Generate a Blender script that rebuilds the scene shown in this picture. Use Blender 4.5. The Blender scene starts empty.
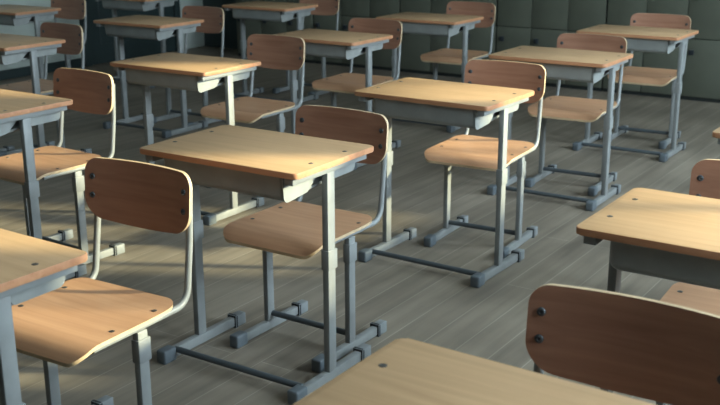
import bpy, bmesh, math
from mathutils import Matrix, Vector

# ---------------------------------------------------------------- camera, sky, sun, exposure
SC = bpy.context.scene
COL = SC.collection
U = 0.9538                       # measured layout units -> metres
RZ = math.radians(-33.6)         # the room stands turned to the camera
CR, SR = math.cos(RZ), math.sin(RZ)

cam_data = bpy.data.cameras.new('camera')
cam = bpy.data.objects.new('camera', cam_data)
COL.objects.link(cam)
cam_data.sensor_width = 36.0
cam_data.lens = 36.0 * 1014.86 / 720.0
cam_data.clip_start = 0.05
cam.matrix_world = (Matrix.Translation((0, 0, 1.57368 * U))
                    @ Matrix.Rotation(math.pi / 2 - 0.28486, 4, 'X')
                    @ Matrix.Rotation(-0.0036, 4, 'Z'))
cam_data.dof.use_dof = True
cam_data.dof.focus_distance = 3.1
cam_data.dof.aperture_fstop = 6.3
SC.camera = cam

world = bpy.data.worlds.new('sky')
SC.world = world
world.use_nodes = True
bg = world.node_tree.nodes['Background']
bg.inputs['Color'].default_value = (0.69, 0.85, 0.96, 1)
bg.inputs['Strength'].default_value = 36.0

sun_data = bpy.data.lights.new('sun', 'SUN')
sun_data.energy = 10.0
sun_data.color = (1.0, 0.93, 0.58)
sun_data.angle = math.radians(2.0)
sun = bpy.data.objects.new('sun', sun_data)
COL.objects.link(sun)
dl = Vector((-1.0, -0.55, -0.37))
sun.rotation_euler = Vector((dl.x * CR - dl.y * SR, dl.x * SR + dl.y * CR, dl.z)).to_track_quat('-Z', 'Y').to_euler()

WX = 1.3                                                   # window wall, room coordinates
WINDOWS = [(1.62, 2.25), (3.25, 4.5), (5.5, 6.75)]  # first opening is an unseen addition, brightening desk fronts and near tops
SILL, HEAD = 1.45, 2.95
for y0, y1 in WINDOWS:                                     # sampling portals in the openings
    ld = bpy.data.lights.new('window_portal', 'AREA')
    ld.shape = 'RECTANGLE'
    ld.size = (y1 - y0) * U
    ld.size_y = (HEAD - SILL) * U
    ld.cycles.is_portal = True
    lo = bpy.data.objects.new('window_portal', ld)
    COL.objects.link(lo)
    x, y = (WX + .13) * U, (y0 + y1) / 2 * U
    lo.location = (x * CR - y * SR, x * SR + y * CR, (SILL + HEAD) / 2 * U)
    lo.rotation_euler = (math.pi / 2, 0, RZ + math.pi / 2)   # emits along room -x

SC.view_settings.view_transform = 'Standard'
SC.view_settings.look = 'None'
SC.view_settings.gamma = 1.0
SC.view_settings.use_curve_mapping = False
SC.view_settings.exposure = 0.0

# ---------------------------------------------------------------- materials
def new_mat(name):
    m = bpy.data.materials.new(name)
    m.use_nodes = True
    nt = m.node_tree
    return m, nt, nt.nodes['Principled BSDF']

def N(nt, kind, **kw):
    n = nt.nodes.new(kind)
    for k, v in kw.items():
        setattr(n, k, v)
    return n

def wood(name, dark, light, rough=0.42, grain=(2.0, 46.0, 46.0), bump=0.04, spec=0.4):
    """wood with long grain along local x, shade varying a little from object to object"""
    m, nt, b = new_mat(name)
    L = nt.links.new
    tc = N(nt, 'ShaderNodeTexCoord')
    oi = N(nt, 'ShaderNodeObjectInfo')
    mp = N(nt, 'ShaderNodeMapping'); mp.inputs['Scale'].default_value = grain
    off = N(nt, 'ShaderNodeVectorMath', operation='SCALE'); off.inputs['Scale'].default_value = 7.0
    cmb = N(nt, 'ShaderNodeCombineXYZ')
    for i in range(3): L(oi.outputs['Random'], cmb.inputs[i])
    L(cmb.outputs[0], off.inputs[0]); L(off.outputs[0], mp.inputs['Location'])
    L(tc.outputs['Object'], mp.inputs['Vector'])
    n1 = N(nt, 'ShaderNodeTexNoise'); n1.inputs['Scale'].default_value = 1.0
    n1.inputs['Detail'].default_value = 6; n1.inputs['Distortion'].default_value = 0.6
    L(mp.outputs[0], n1.inputs['Vector'])
    n2 = N(nt, 'ShaderNodeTexNoise'); n2.inputs['Scale'].default_value = 5.0; n2.inputs['Detail'].default_value = 3
    L(tc.outputs['Object'], n2.inputs['Vector'])
    mx = N(nt, 'ShaderNodeMath', operation='MULTIPLY_ADD'); mx.inputs[1].default_value = 0.35
    L(n2.outputs[0], mx.inputs[0]); L(n1.outputs[0], mx.inputs[2])
    cr = N(nt, 'ShaderNodeValToRGB')
    cr.color_ramp.elements[0].position = 0.42; cr.color_ramp.elements[0].color = (*dark, 1)
    cr.color_ramp.elements[1].position = 0.90; cr.color_ramp.elements[1].color = (*light, 1)
    L(mx.outputs[0], cr.inputs[0])
    hsv = N(nt, 'ShaderNodeHueSaturation')
    mr = N(nt, 'ShaderNodeMapRange'); mr.inputs['To Min'].default_value = 0.92; mr.inputs['To Max'].default_value = 1.06
    L(oi.outputs['Random'], mr.inputs['Value']); L(mr.outputs[0], hsv.inputs['Value'])
    L(cr.outputs[0], hsv.inputs['Color']); L(hsv.outputs[0], b.inputs['Base Color'])
    b.inputs['Roughness'].default_value = rough
    b.inputs['Specular IOR Level'].default_value = spec
    bp = N(nt, 'ShaderNodeBump'); bp.inputs['Strength'].default_value = bump; bp.inputs['Distance'].default_value = 0.002
    L(n1.outputs[0], bp.inputs['Height']); L(bp.outputs[0], b.inputs['Normal'])
    return m

def paint(name, col, rough=0.45, metal=0.0, var=0.10, scale=14.0, spec=0.5):
    """plain paint or plastic with faint wear"""
    m, nt, b = new_mat(name)
    L = nt.links.new
    tc = N(nt, 'ShaderNodeTexCoord')
    n1 = N(nt, 'ShaderNodeTexNoise'); n1.inputs['Scale'].default_value = scale; n1.inputs['Detail'].default_value = 5
    L(tc.outputs['Object'], n1.inputs['Vector'])
    cr = N(nt, 'ShaderNodeValToRGB')
    cr.color_ramp.elements[0].position = 0.3; cr.color_ramp.elements[0].color = (*[c * (1 - var) for c in col], 1)
    cr.color_ramp.elements[1].position = 0.7; cr.color_ramp.elements[1].color = (*[min(1, c * (1 + var)) for c in col], 1)
    L(n1.outputs[0], cr.inputs[0]); L(cr.outputs[0], b.inputs['Base Color'])
    b.inputs['Roughness'].default_value = rough
    b.inputs['Metallic'].default_value = metal
    b.inputs['Specular IOR Level'].default_value = spec
    return m

def floor_mat():
    m, nt, b = new_mat('worn_floor_planks')
    L = nt.links.new
    tc = N(nt, 'ShaderNodeTexCoord')
    mp = N(nt, 'ShaderNodeMapping'); mp.inputs['Rotation'].default_value = (0, 0, math.pi / 2)
    L(tc.outputs['Object'], mp.inputs['Vector'])
    br = N(nt, 'ShaderNodeTexBrick')
    br.offset = 0.37
    br.inputs['Scale'].default_value = 1.0
    br.inputs['Brick Width'].default_value = 1.8
    br.inputs['Row Height'].default_value = 0.128
    br.inputs['Mortar Size'].default_value = 0.0024
    br.inputs['Mortar Smooth'].default_value = 0.3
    br.inputs['Bias'].default_value = 0.0
    br.inputs['Color1'].default_value = (0.200, 0.168, 0.130, 1)
    br.inputs['Color2'].default_value = (0.242, 0.205, 0.160, 1)
    br.inputs['Mortar'].default_value = (0.32, 0.285, 0.23, 1)
    L(mp.outputs[0], br.inputs['Vector'])
    mg = N(nt, 'ShaderNodeMapping'); mg.inputs['Scale'].default_value = (20, 1.3, 20)
    L(tc.outputs['Object'], mg.inputs['Vector'])
    n1 = N(nt, 'ShaderNodeTexNoise'); n1.inputs['Scale'].default_value = 1.0; n1.inputs['Detail'].default_value = 7
    L(mg.outputs[0], n1.inputs['Vector'])
    n2 = N(nt, 'ShaderNodeTexNoise'); n2.inputs['Scale'].default_value = 2.2; n2.inputs['Detail'].default_value = 4
    L(tc.outputs['Object'], n2.inputs['Vector'])
    ad = N(nt, 'ShaderNodeMath', operation='ADD'); L(n1.outputs[0], ad.inputs[0]); L(n2.outputs[0], ad.inputs[1])
    mr = N(nt, 'ShaderNodeMapRange')
    mr.inputs['From Min'].default_value = 0.65; mr.inputs['From Max'].default_value = 1.35
    mr.inputs['To Min'].default_value = 0.58; mr.inputs['To Max'].default_value = 1.30
    L(ad.outputs[0], mr.inputs['Value'])
    mul = N(nt, 'ShaderNodeVectorMath', operation='SCALE')
    L(br.outputs['Color'], mul.inputs[0]); L(mr.outputs[0], mul.inputs['Scale'])
    L(mul.outputs[0], b.inputs['Base Color'])
    rr = N(nt, 'ShaderNodeMapRange'); rr.inputs['To Min'].default_value = 0.38; rr.inputs['To Max'].default_value = 0.62
    L(n2.outputs[0], rr.inputs['Value']); L(rr.outputs[0], b.inputs['Roughness'])
    b.inputs['Specular IOR Level'].default_value = 0.35
    bp = N(nt, 'ShaderNodeBump'); bp.inputs['Strength'].default_value = 0.12; bp.inputs['Distance'].default_value = 0.003
    L(n1.outputs[0], bp.inputs['Height']); L(bp.outputs[0], b.inputs['Normal'])
    return m

M_TOP = wood('desktop_wood', (0.46, 0.285, 0.150), (0.57, 0.365, 0.200), rough=0.40)
M_TOPEDGE = wood('desktop_edge_wood', (0.42, 0.185, 0.090), (0.55, 0.28, 0.150), rough=0.45)
M_SEAT = wood('seat_plywood', (0.46, 0.245, 0.135), (0.57, 0.325, 0.185), rough=0.38)
M_BACK = wood('backrest_plywood', (0.255, 0.112, 0.066), (0.37, 0.185, 0.115), rough=0.46, spec=0.8)
M_PLYEDGE = wood('plywood_edge', (0.52, 0.37, 0.22), (0.66, 0.49, 0.31), rough=0.5)
M_STEEL = paint('grey_painted_steel', (0.225, 0.235, 0.232), rough=0.42)
M_TRAY = paint('tray_steel', (0.25, 0.26, 0.25), rough=0.45)
M_CAP = paint('dark_grey_plastic', (0.105, 0.125, 0.140), rough=0.50)
M_CAPREAR = paint('grey_plastic', (0.20, 0.215, 0.22), rough=0.50)
M_GASKET = paint('black_rubber', (0.020, 0.024, 0.028), rough=0.6)
M_SCREW = paint('dull_screw_metal', (0.14, 0.135, 0.125), rough=0.32, metal=0.8)
M_RIVET = paint('dark_rivet_metal', (0.075, 0.08, 0.085), rough=0.30, metal=0.3)
M_BAR = paint('blue_grey_bar', (0.075, 0.09, 0.10), rough=0.42)
M_FLOOR = floor_mat()
M_WALL = paint('wall_paint', (0.42, 0.46, 0.42), rough=0.8, var=0.04, scale=3)
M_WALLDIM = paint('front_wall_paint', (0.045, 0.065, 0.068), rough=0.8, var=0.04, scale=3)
M_CEIL = paint('ceiling_paint', (0.55, 0.57, 0.55), rough=0.9, var=0.03, scale=3)
M_LOCKER = paint('locker_green_grey', (0.098, 0.104, 0.078), rough=0.55, var=0.08, scale=5)
M_LOCKBODY = paint('locker_carcass', (0.012, 0.015, 0.014), rough=0.7)
M_HANDLE = paint('black_handle', (0.02, 0.025, 0.03), rough=0.4)
M_DOOR = paint('dark_door_paint', (0.020, 0.034, 0.034), rough=0.5)
M_FRAME = paint('window_frame_paint', (0.45, 0.46, 0.44), rough=0.5)

# ---------------------------------------------------------------- mesh helpers (all coordinates in layout units)
def finish(name, bm, mats, parent=None, smooth=True):
    bmesh.ops.scale(bm, vec=(U, U, U), verts=bm.verts)
    bmesh.ops.recalc_face_normals(bm, faces=bm.faces)
    me = bpy.data.meshes.new(name)
    bm.to_mesh(me); bm.free()
    for m in (mats if isinstance(mats, (list, tuple)) else [mats]):
        me.materials.append(m)
    if smooth:
        me.polygons.foreach_set('use_smooth', [True] * len(me.polygons))
        me.set_sharp_from_angle(angle=math.radians(38))
    o = bpy.data.objects.new(name, me)
    COL.objects.link(o)
    if parent: o.parent = parent
    return o

def box(bm, x0, x1, y0, y1, z0, z1, bev=0.0, mi=0, seg=2):
    r = bmesh.ops.create_cube(bm, size=1.0)
    vs = r['verts']
    for v in vs:
        v.co = ((x0 + x1) / 2 + v.co.x * (x1 - x0), (y0 + y1) / 2 + v.co.y * (y1 - y0), (z0 + z1) / 2 + v.co.z * (z1 - z0))
    fs = set(f for v in vs for f in v.link_faces)
    for f in fs: f.material_index = mi
    if bev:
        es = list(set(e for v in vs for e in v.link_edges))
        bmesh.ops.bevel(bm, geom=es, offset=bev, segments=seg, profile=0.5, affect='EDGES')

def prism(bm, pts, axis, a0, a1, mi=0):
    """closed 2D outline extruded along x ('x': pts are (y,z)) or z ('z': pts are (x,y))"""
    def P(p, a): return (a, p[0], p[1]) if axis == 'x' else (p[0], p[1], a)
    A = [bm.verts.new(P(p, a0)) for p in pts]; B = [bm.verts.new(P(p, a1)) for p in pts]
    n = len(pts); fs = [bm.faces.new(A), bm.faces.new(B)]
    for i in range(n):
        fs.append(bm.faces.new((A[i], A[(i + 1) % n], B[(i + 1) % n], B[i])))
    for f in fs: f.material_index = mi
    return fs

def rounded(pts, rad, seg=5):
    """round the corners of a closed 2D outline; rad is one radius or one per corner"""
    out = []; n = len(pts)
    for i in range(n):
        r = rad[i] if isinstance(rad, (list, tuple)) else rad
        p = Vector(pts[i]); a = (Vector(pts[i - 1]) - p); b = (Vector(pts[(i + 1) % n]) - p)
        if r <= 0: out.append(tuple(p)); continue
        a.normalize(); b.normalize()
        ang = a.angle(b); t = r / math.tan(ang / 2)
        c = p + (a + b).normalized() * (r / math.sin(ang / 2))
        s = p + a * t - c; e = p + b * t - c
        da = math.atan2(s.x * e.y - s.y * e.x, s.dot(e))
        for k in range(seg + 1):
            q = da * k / seg; ca, sa = math.cos(q), math.sin(q)
            out.append((c.x + s.x * ca - s.y * sa, c.y + s.x * sa + s.y * ca))
    return out

def tube(bm, pts, r, sides=12):
    pts = [Vector(p) for p in pts]; rings = []; nrm = None
    for i, p in enumerate(pts):
        t = (pts[min(i + 1, len(pts) - 1)] - pts[max(i - 1, 0)]).normalized()
        if nrm is None:
            nrm = t.orthogonal().normalized()
        else:
            nrm = (nrm - t * nrm.dot(t)).normalized()
        bi = t.cross(nrm)
        rings.append([bm.verts.new(p + nrm * (r * math.cos(2 * math.pi * k / sides)) + bi * (r * math.sin(2 * math.pi * k / sides))) for k in range(sides)])
    for A, B in zip(rings, rings[1:]):
        for k in range(sides):
            bm.faces.new((A[k], A[(k + 1) % sides], B[(k + 1) % sides], B[k]))
    bm.faces.new(rings[0]); bm.faces.new(rings[-1])

def bend(pts, rad, seg=7):
    """polyline with rounded bends"""
    out = [Vector(pts[0])]
    for i in range(1, len(pts) - 1):
        p = Vector(pts[i]); a = (Vector(pts[i - 1]) - p).normalized(); b = (Vector(pts[i + 1]) - p).normalized()
        ang = a.angle(b); t = rad / math.tan(ang / 2)
        c = p + (a + b).normalized() * (rad / math.sin(ang / 2))
        s = p + a * t - c; e = p + b * t - c; w = s.angle(e)
        for k in range(seg + 1):
            f = k / seg
            out.append(c + (s * math.sin((1 - f) * w) + e * math.sin(f * w)) / math.sin(w))
    out.append(Vector(pts[-1]))
    return out

def shell(bm, P, Q, rim_mi=1):
    """sheet with two skins P and Q (equal grids of points) and a rim"""
    A = [[bm.verts.new(p) for p in row] for row in P]; B = [[bm.verts.new(p) for p in row] for row in Q]
    n, m = len(P), len(P[0])
    for G in (A, B):
        for i in range(n - 1):
            for j in range(m - 1):
                bm.faces.new((G[i][j], G[i + 1][j], G[i + 1][j + 1], G[i][j + 1]))
    ring = [(0, j) for j in range(m)] + [(i, m - 1) for i in range(1, n)] + [(n - 1, j) for j in range(m - 2, -1, -1)] + [(i, 0) for i in range(n - 2, 0, -1)]
    for k in range(len(ring)):
        (a, b), (c, d) = ring[k], ring[(k + 1) % len(ring)]
        f = bm.faces.new((A[a][b], A[c][d], B[c][d], B[a][b])); f.material_index = rim_mi

def dome(bm, c, axis, r, h, hole=True):
    """low round screw or rivet head"""
    ax = Vector(axis).normalized(); u = ax.orthogonal().normalized(); w = ax.cross(u); c = Vector(c)
    prof = [(1.0, 0.0), (0.97, 0.45), (0.80, 0.80), (0.45, 1.0)] + ([(0.34, 0.55)] if hole else [(0.2, 1.05)])
    rings = []
    for q, t in prof:
        rings.append([bm.verts.new(c + ax * (h * t) + u * (r * q * math.cos(2 * math.pi * k / 14)) + w * (r * q * math.sin(2 * math.pi * k / 14))) for k in range(14)])
    for A, B in zip(rings, rings[1:]):
        for k in range(14):
            bm.faces.new((A[k], A[(k + 1) % 14], B[(k + 1) % 14], B[k]))
    bm.faces.new(rings[-1]); bm.faces.new(rings[0])

def empty(name):
    o = bpy.data.objects.new(name, None)
    o.empty_display_size = 0.1
    COL.objects.link(o)
    return o

def struct(name, bm, m):
    o = finish(name, bm, m, smooth=False)
    o.rotation_euler = (0, 0, RZ)
    o['kind'] = 'structure'
    return o

def kids(o): return [c for c in COL.objects if c.parent == o]

def copy_tree(o, parent=None):
    c = o.copy(); COL.objects.link(c); c.parent = parent
    for ch in kids(o): copy_tree(ch, c)
    return c

# ---------------------------------------------------------------- the room (room coordinates: y towards the lockers, x towards the windows)
XL, YF, YB, ZC = -8.1, -2.0, 8.92, 3.2
bm = bmesh.new(); box(bm, XL - .15, WX + .25, YF - .15, YB + .15, -.12, 0.0); struct('floor', bm, M_FLOOR)
bm = bmesh.new(); box(bm, XL - .15, WX + .25, YF - .15, YB + .15, ZC, ZC + .12); struct('ceiling', bm, M_CEIL)
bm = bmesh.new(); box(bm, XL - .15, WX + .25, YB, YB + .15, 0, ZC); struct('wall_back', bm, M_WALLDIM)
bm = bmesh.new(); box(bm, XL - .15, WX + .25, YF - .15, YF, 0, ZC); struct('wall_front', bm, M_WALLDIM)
bm = bmesh.new(); box(bm, XL - .15, XL, YF, YB, 0, ZC); struct('wall_left', bm, M_WALL)
bm = bmesh.new()
box(bm, WX, WX + .25, YF, YB, 0, SILL); box(bm, WX, WX + .25, YF, YB, HEAD, ZC)
edges = [YF] + [v for w in WINDOWS for v in w] + [YB]
for a, b in zip(edges[0::2], edges[1::2]): box(bm, WX, WX + .25, a, b, SILL, HEAD)
struct('wall_right', bm, M_WALL)
for i, (a, b) in enumerate(WINDOWS):
    bm = bmesh.new(); t = .035; mid = (a + b) / 2
    for x in ((a, a + t), (b - t, b), (mid - .02, mid + .02)): box(bm, WX + .16, WX + .21, x[0], x[1], SILL, HEAD, .004)
    for z in ((SILL, SILL + t), (HEAD - t, HEAD)): box(bm, WX + .16, WX + .21, a + t, b - t, z[0], z[1], .004)
    struct('window_%d' % (i + 1), bm, M_FRAME)  # the first one frames the added fill opening
bm = bmesh.new()
box(bm, XL, XL + .06, 7.07, 7.15, 0, 2.2, .004); box(bm, XL, XL + .06, 8.40, 8.48, 0, 2.2, .004); box(bm, XL, XL + .06, 7.07, 8.48, 2.2, 2.3, .004)
box(bm, XL, XL + .035, 7.15, 8.40, 0.005, 2.2, .004)
for a, b, c, d in ((7.3, 7.7, .2, 1.0), (7.85, 8.25, .2, 1.0)): box(bm, XL + .02, XL + .042, a, b, c, d, .006)
struct('door_1', bm, M_DOOR)
bm = bmesh.new(); box(bm, XL, XL + .02, YF, 7.07, 0, .09, .004); struct('baseboard_left', bm, M_DOOR)

# ---------------------------------------------------------------- lockers along the back wall
DW, LY = 0.3457, 8.50
LX0 = -5.179 - 6 * DW
LOCKER_LABELS = [
    'dark green locker unit in the far left corner behind the desk at the top',
    'dark locker unit behind the second desk from the left at the top edge',
    'dark locker unit with three columns of doors left of the rearmost centre chair',
    'dark locker unit directly behind the rearmost centre desk and chair',
    'green-grey locker unit between the rearmost centre chair and the upper right desk',
    'green-grey locker unit behind the upper right desk, reaching the photo edge',
]
def locker(x0, label):
    r = empty('locker_unit')
    r['label'] = label; r['category'] = 'locker'; r['group'] = 'locker units along the back wall'
    w = 3 * DW
    bm = bmesh.new(); box(bm, .006, w - .006, .02, .38, 0, 1.78); finish('body', bm, M_LOCKBODY, r, False)
    bm = bmesh.new()
    box(bm, .006, w - .006, .012, .03, 0.0, .028); finish('plinth', bm, M_LOCKBODY, r, False)
    bm = bmesh.new(); box(bm, .003, w - .003, -.005, .38, 1.78, 1.80, .003); finish('top_panel', bm, M_LOCKER, r)
    for k in range(3):
        a = k * DW + (.008 if k == 0 else .003); b = (k + 1) * DW - (.008 if k == 2 else .003)
        for z0, z1 in ((.032, .507), (.514, 1.775)):
            bm = bmesh.new(); box(bm, a, b, 0, .02, z0, z1, .003); d = finish('door', bm, M_LOCKER, r)
            zh = z1 - .108 if z0 < .1 else .85
            bm = bmesh.new(); box(bm, a + .035, a + .075, -.024, .001, zh - .022, zh + .022, .006)
            finish('handle', bm, M_HANDLE, d)
    r.rotation_euler = (0, 0, RZ)
    x, y = x0 * U, LY * U
    r.location = (x * CR - y * SR, x * SR + y * CR, 0)
for i, lb in enumerate(LOCKER_LABELS):
    locker(LX0 + i * 3 * DW, lb)

# ---------------------------------------------------------------- desk
W2, D2, HT = 0.331, 0.228, 0.7905
def make_foot(r, x, yf, yb, w=.014, h=.042):
    bm = bmesh.new(); box(bm, x - w, x + w, yf + .02, yb - .02, .006, h, .003); f = finish('foot', bm, M_STEEL, r)
    bm = bmesh.new(); box(bm, x - w - .008, x + w + .008, yf, yf + .062, 0, h + .009, .007, seg=3); finish('front_cap', bm, M_CAP, f)
    bm = bmesh.new(); box(bm, x - w - .004, x + w + .004, yb - .052, yb, 0, h + .005, .004, 0)
    box(bm, x - w - .0075, x + w + .0075, yb - .064, yb - .050, 0, h + .0095, .002, 1); finish('rear_cap', bm, [M_CAPREAR, M_GASKET], f)

def post(r, x, y, z0, z1, zc, hw=.0125, hd=.0215):
    bm = bmesh.new(); box(bm, x - hw, x + hw, y - hd, y + hd, z0, z1, .004); p = finish('leg', bm, M_STEEL, r)
    bm = bmesh.new(); box(bm, x - hw - .003, x + hw + .003, y - hd - .003, y + hd + .007, zc - .035, zc + .035, .003)
    finish('height_clamp', bm, M_STEEL, p)
    return p

def make_desk():
    r = empty('school_desk')
    out = rounded([(-W2, -D2), (W2, -D2), (W2, D2), (-W2, D2)], .017, 6)
    bm = bmesh.new()
    fs = prism(bm, out, 'z', HT - .019, HT)
    for f in fs[2:]: f.material_index = 1
    es = [e for e in fs[1].edges] + [e for e in fs[0].edges]
    bmesh.ops.bevel(bm, geom=es, offset=.0035, segments=2, profile=.5, affect='EDGES', material=1)
    top = finish('tabletop', bm, [M_TOP, M_TOPEDGE], r)
    for sx in (-1, 1):
        for y in (-.090, .102):
            bm = bmesh.new(); dome(bm, (sx * (W2 - .042), y, HT - .0005), (0, 0, 1), .0085, .0022); finish('screw', bm, M_SCREW, top)
    # steel book tray under the top, open towards the sitter
    prof = [(-.206, .766), (-.200, .680), (.190, .704), (.198, .766)]
    prof = rounded(prof, [0, .026, .020, 0], 5)
    side = [(-.2075, .768), (-.2015, .678), (-.075, .690), (-.012, .742), (.030, .742), (.052, .700), (.200, .702), (.208, .768)]
    side = rounded(side, [0, .022, .03, .012, .012, .012, .022, 0], 5)
    bm = bmesh.new()
    side_in = rounded([(-.186, .768), (-.181, .700), (-.075, .706), (-.012, .742), (.030, .742), (.052, .712), (.186, .712), (.190, .768)], [0, .03, .03, .012, .012, .012, .022, 0], 5)
    prism(bm, side, 'x', .2595, .2645); prism(bm, side_in, 'x', -.2495, -.2445)
    line = prof
    def inset(p, i, dist):
        a = Vector(line[max(i - 1, 0)]); b = Vector(line[min(i + 1, len(line) - 1)]); t = (b - a).normalized()
        return (p[0] - t.y * dist, p[1] + t.x * dist)
    R, xs = .026, []
    for k in range(7): xs.append((-.2495 + R * (1 - math.cos(math.pi / 2 * k / 6)), R * (1 - math.sin(math.pi / 2 * k / 6))))
    for k in range(5): xs.append((.2495 + .010 * math.sin(math.pi / 2 * k / 4), .010 * (1 - math.cos(math.pi / 2 * k / 4))))
    P = [[(x, *inset(p, i, d)) for i, p in enumerate(line)] for x, d in xs]
    Q = [[(x, *inset(p, i, d + .004)) for i, p in enumerate(line)] for x, d in xs]
    shell(bm, P, Q, 0)
    tray = finish('storage_tray', bm, M_TRAY, r)
    for s in (-1, 1):
        bm = bmesh.new(); x = s * .2935
        box(bm, x - .017, x + .017, -.216, .205, HT - .044, HT - .0195, .003); finish('side_rail', bm, M_STEEL, r)
        post(r, x + s * .001, -.004, .040, HT - .038, .445)
        make_foot(r, s * .2915, -.2224, .2364)
    bm = bmesh.new(); tube(bm, [(-.282, -.152, .036), (.282, -.152, .036)], .0115, 14); finish('foot_bar', bm, M_BAR, r)
    return r

# ---------------------------------------------------------------- chair
def make_chair():
    r = empty('school_chair')
    # seat: plywood sheet, waterfall front edge, faintly dished
    hw, yf, yb, z0 = .212, -.192, .210, .474
    ys = []; n = 26
    for i in range(n + 1):
        f = i / n; ys.append(yf + (yb - yf) * (0.5 - 0.5 * math.cos(math.pi * f)))
    def half(y):
        w = hw - .004 * max(0, (y - 0) / yb) ** 2
        rf, rb = .050, .052
        if y < yf + rf: w -= rf - math.sqrt(max(0, rf ** 2 - (yf + rf - y) ** 2))
        if y > yb - rb: w -= rb - math.sqrt(max(0, rb ** 2 - (y - yb + rb) ** 2))
        return w
    def zz(x, y):
        z = z0 - .006 * (1 - (x / hw) ** 2) * max(0, 1 - abs(y - .03) / .2)
        if y < -.110: z -= .036 * ((-.110 - y) / .082) ** 2.4
        if y > .10: z += .006 * ((y - .10) / .09) ** 2
        return z
    us = [-math.cos(math.pi * k / 16) for k in range(17)]
    P = [[(u * half(y), y, zz(u * half(y), y)) for u in us] for y in ys]
    Q = [[(p[0] * .992, p[1] * .992, p[2] - .0115) for p in row] for row in P]
    bm = bmesh.new(); shell(bm, P, Q); seat = finish('seat', bm, [M_SEAT, M_PLYEDGE], r)
    for s in (-1, 1):
        for y in (-.036, .131):
            bm = bmesh.new(); dome(bm, (s * .184 * .97, y, zz(s * .178, y) - .0004), (0, 0, 1), .0085, .0022); finish('screw', bm, M_SCREW, seat)
    # backrest: bent plywood with rounded corners, lower edge bowed
    bw, zt, zb = .207, .842, .660
    def ytilt(z): return .266 + (z - zb) / (zt - zb) * .017
    def bx_y(x, z): return ytilt(z) + .020 * (1 - (x / bw) ** 2) - .004
    def zrow(u, f):
        top = zt + .004 * (1 - u * u); bot = zb - .010 * (1 - u * u) + .006 * u * u
        return bot + (top - bot) * f
    rows = []; m = 22
    for i in range(m + 1):
        f = 0.5 - 0.5 * math.cos(math.pi * i / m)
        zl = f * (zt - zb); rt, rb = .042, .062
        w = bw
        if zl > zt - zb - rt: w -= rt - math.sqrt(max(0, rt ** 2 - (zl - (zt - zb) + rt) ** 2))
        if zl < rb: w -= rb - math.sqrt(max(0, rb ** 2 - (rb - zl) ** 2))
        rows.append([(u * w, f) for u in us])
    P = []; Q = []
    for row in rows:
        a = []; b = []
        for x, f in row:
            z = zrow(x / bw, f)
            a.append((x, bx_y(x, z), z)); b.append((x, bx_y(x, z) + .0115, z))
        P.append(a); Q.append(b)
    bm = bmesh.new(); shell(bm, P, Q); back = finish('backrest', bm, [M_BACK, M_PLYEDGE], r)
    for s in (-1, 1):
        for z in (.786, .729):
            x = s * .180
            bm = bmesh.new(); dome(bm, (x, bx_y(x, z) + .0006, z), (s * -.16, -1, .08), .0098, .0045); finish('rivet', bm, M_RIVET, back)
    # steel tube running under each side of the seat and up behind the backrest
    for s in (-1, 1):
        x = s * .186
        path = bend([(x, -.120, z0 - .0225), (x, .262, z0 - .0225), (s * .184, bx_y(.18, .66) + .0225, .640), (s * .182, bx_y(.18, .80) + .0225, .800)], .055)
        bm = bmesh.new(); tube(bm, path, .0105, 12); finish('frame_tube', bm, M_STEEL, r)
        post(r, s * .189, .058, .038, z0 - .030, .385, .0115, .0195)
        make_foot(r, s * .188, -.158, .285, .013, .040)
    bm = bmesh.new(); tube(bm, [(-.182, .066, .066), (.182, .066, .066)], .0115, 14); finish('stretcher', bm, M_BAR, r)
    return r

DESKS = {
 'D1': (-0.3485, 3.3501, -0.5751, 'pale wooden school desk at the centre of the photo, sun on its front half'),
 'D2': (0.3724, 4.4158, -0.6000, 'sunlit yellow-topped school desk directly behind the central desk'),
 'D3': (1.0988, 5.535, -0.5750, 'tan school desk behind the sunlit desk, third back in the central column'),
 'D4': (1.7985, 6.6061, -0.5860, 'tan school desk at the upper right, standing nearest the lockers'),
 'D5': (-0.9114, 5.308, -0.5810, 'warm tan school desk behind the red-brown chair on the left, above the central desk'),
 'D6': (-0.1848, 6.414, -0.5950, 'school desk near the lockers with a greyish chair back overlapping its left end'),
 'D7': (0.5153, 7.4932, -0.5700, 'rearmost centre school desk before the lockers, blue-grey tray under a dim top'),
 'D8': (-1.5091, 7.3501, -0.5700, 'dim brown school desk at the upper left, behind the warm tan desk'),
 'D9': (-0.734, 8.4759, -0.5700, 'far dim school desk touching the top edge, left of the rearmost centre desk'),
 'D10': (-2.1961, 6.2409, -0.5810, 'school desk cut by the left edge, just below the desk in the top left corner'),
 'D11': (-1.6066, 4.2319, -0.5900, 'school desk cut by the left edge with a reddish-brown chair behind, above the foreground chair'),
 'D12': (-2.7891, 8.2446, -0.5700, 'dark school desk in the top left corner of the photo by the pale wall'),
 'D13': (-1.0380, 2.2624, -0.6000, 'brown-topped school desk in the lower left corner, before the left foreground chair'),
 'D14': (0.2204, 1.3983, -0.6000, 'nearest school desk at the bottom edge, plain orange-brown top with one screw showing'),
 'D15': (0.9440, 2.4513, -0.5916, 'sunlit school desk cut by the right edge, dark blue-grey tray beneath'),
 'D16': (1.66, 3.56, -0.5860, 'school desk of which only one brown corner shows at the right edge'),
 'D18': (-2.02, 9.37, -0.5700, 'far dark school desk at the top edge between two upper left chairs'),
}
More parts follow.
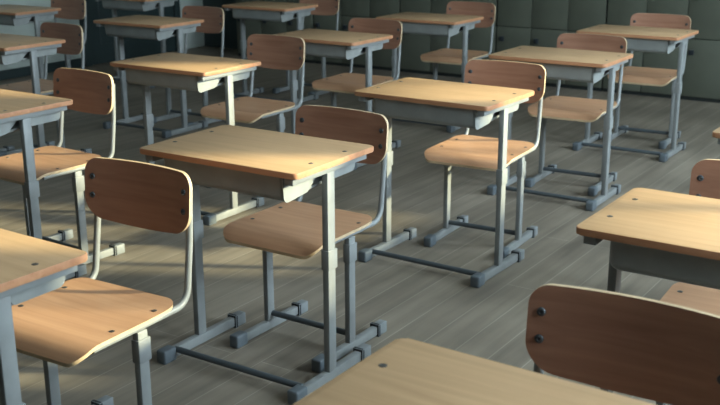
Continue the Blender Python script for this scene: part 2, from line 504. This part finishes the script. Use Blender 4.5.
CHAIRS = {
 '1': (-0.2263, 3.4846, -0.5895, 'wooden school chair tucked under the central desk, tan seat in shade'),
 '2': (0.5626, 4.6495, -0.5248, 'school chair with red-brown back at the sunlit desk behind the centre'),
 '13': (-0.8046, 2.6539, -0.5460, 'school chair in the left foreground, orange-brown back and sunlit yellow seat'),
 '15': (1.0338, 2.6039, -0.5294, 'school chair at the right edge tucked under the sunlit desk with dark tray'),
 '14': (0.3712, 1.5697, -0.5537, 'nearest school chair at lower right, its broad back dark in shadow'),
 '5': (-0.6406, 5.7135, -0.5690, 'school chair pulled out behind the warm tan desk, greyish brown back fully seen'),
 '11': (-1.4457, 4.4381, -0.6300, 'school chair with dull reddish-brown back left of and behind the orange-brown foreground chair'),
 '3': (1.2135, 5.7069, -0.5309, 'school chair at the third desk of the central column, tan seat between its legs'),
 '4': (1.9362, 6.8440, -0.5446, 'school chair at the upper right desk, right in front of the lockers'),
 '6': (-0.0462, 6.5960, -0.5693, 'school chair with grey-brown back behind the desk left of the rearmost centre desk'),
 '7': (0.7276, 7.8019, -0.5429, 'rearmost centre school chair, back against the dark lockers'),
 '8': (-1.3372, 7.5171, -0.5900, 'dull brown school chair at the dim upper left desk behind the warm tan one'),
 '9': (-0.50, 8.78, -0.57, 'far school chair with its back cut by the top edge, behind the far dim desk'),
 '10': (-2.0955, 6.3986, -0.6200, 'small dull brown school chair at the left-edge desk below the top left corner'),
 '12': (-2.62, 8.50, -0.57, 'dark school chair at the desk in the top left corner'),
}
proto = make_desk()
for i, (k, (x, y, a, lb)) in enumerate(DESKS.items()):
    o = proto if i == 0 else copy_tree(proto)
    o.location = (x * U, y * U, 0); o.rotation_euler = (0, 0, a)
    o['label'] = lb; o['category'] = 'desk'; o['group'] = 'school desks in rows'
proto = make_chair()
for i, (k, (x, y, a, lb)) in enumerate(CHAIRS.items()):
    o = proto if i == 0 else copy_tree(proto)
    o.location = (x * U, y * U, 0); o.rotation_euler = (0, 0, a)
    o['label'] = lb; o['category'] = 'chair'; o['group'] = 'school chairs at the desks'
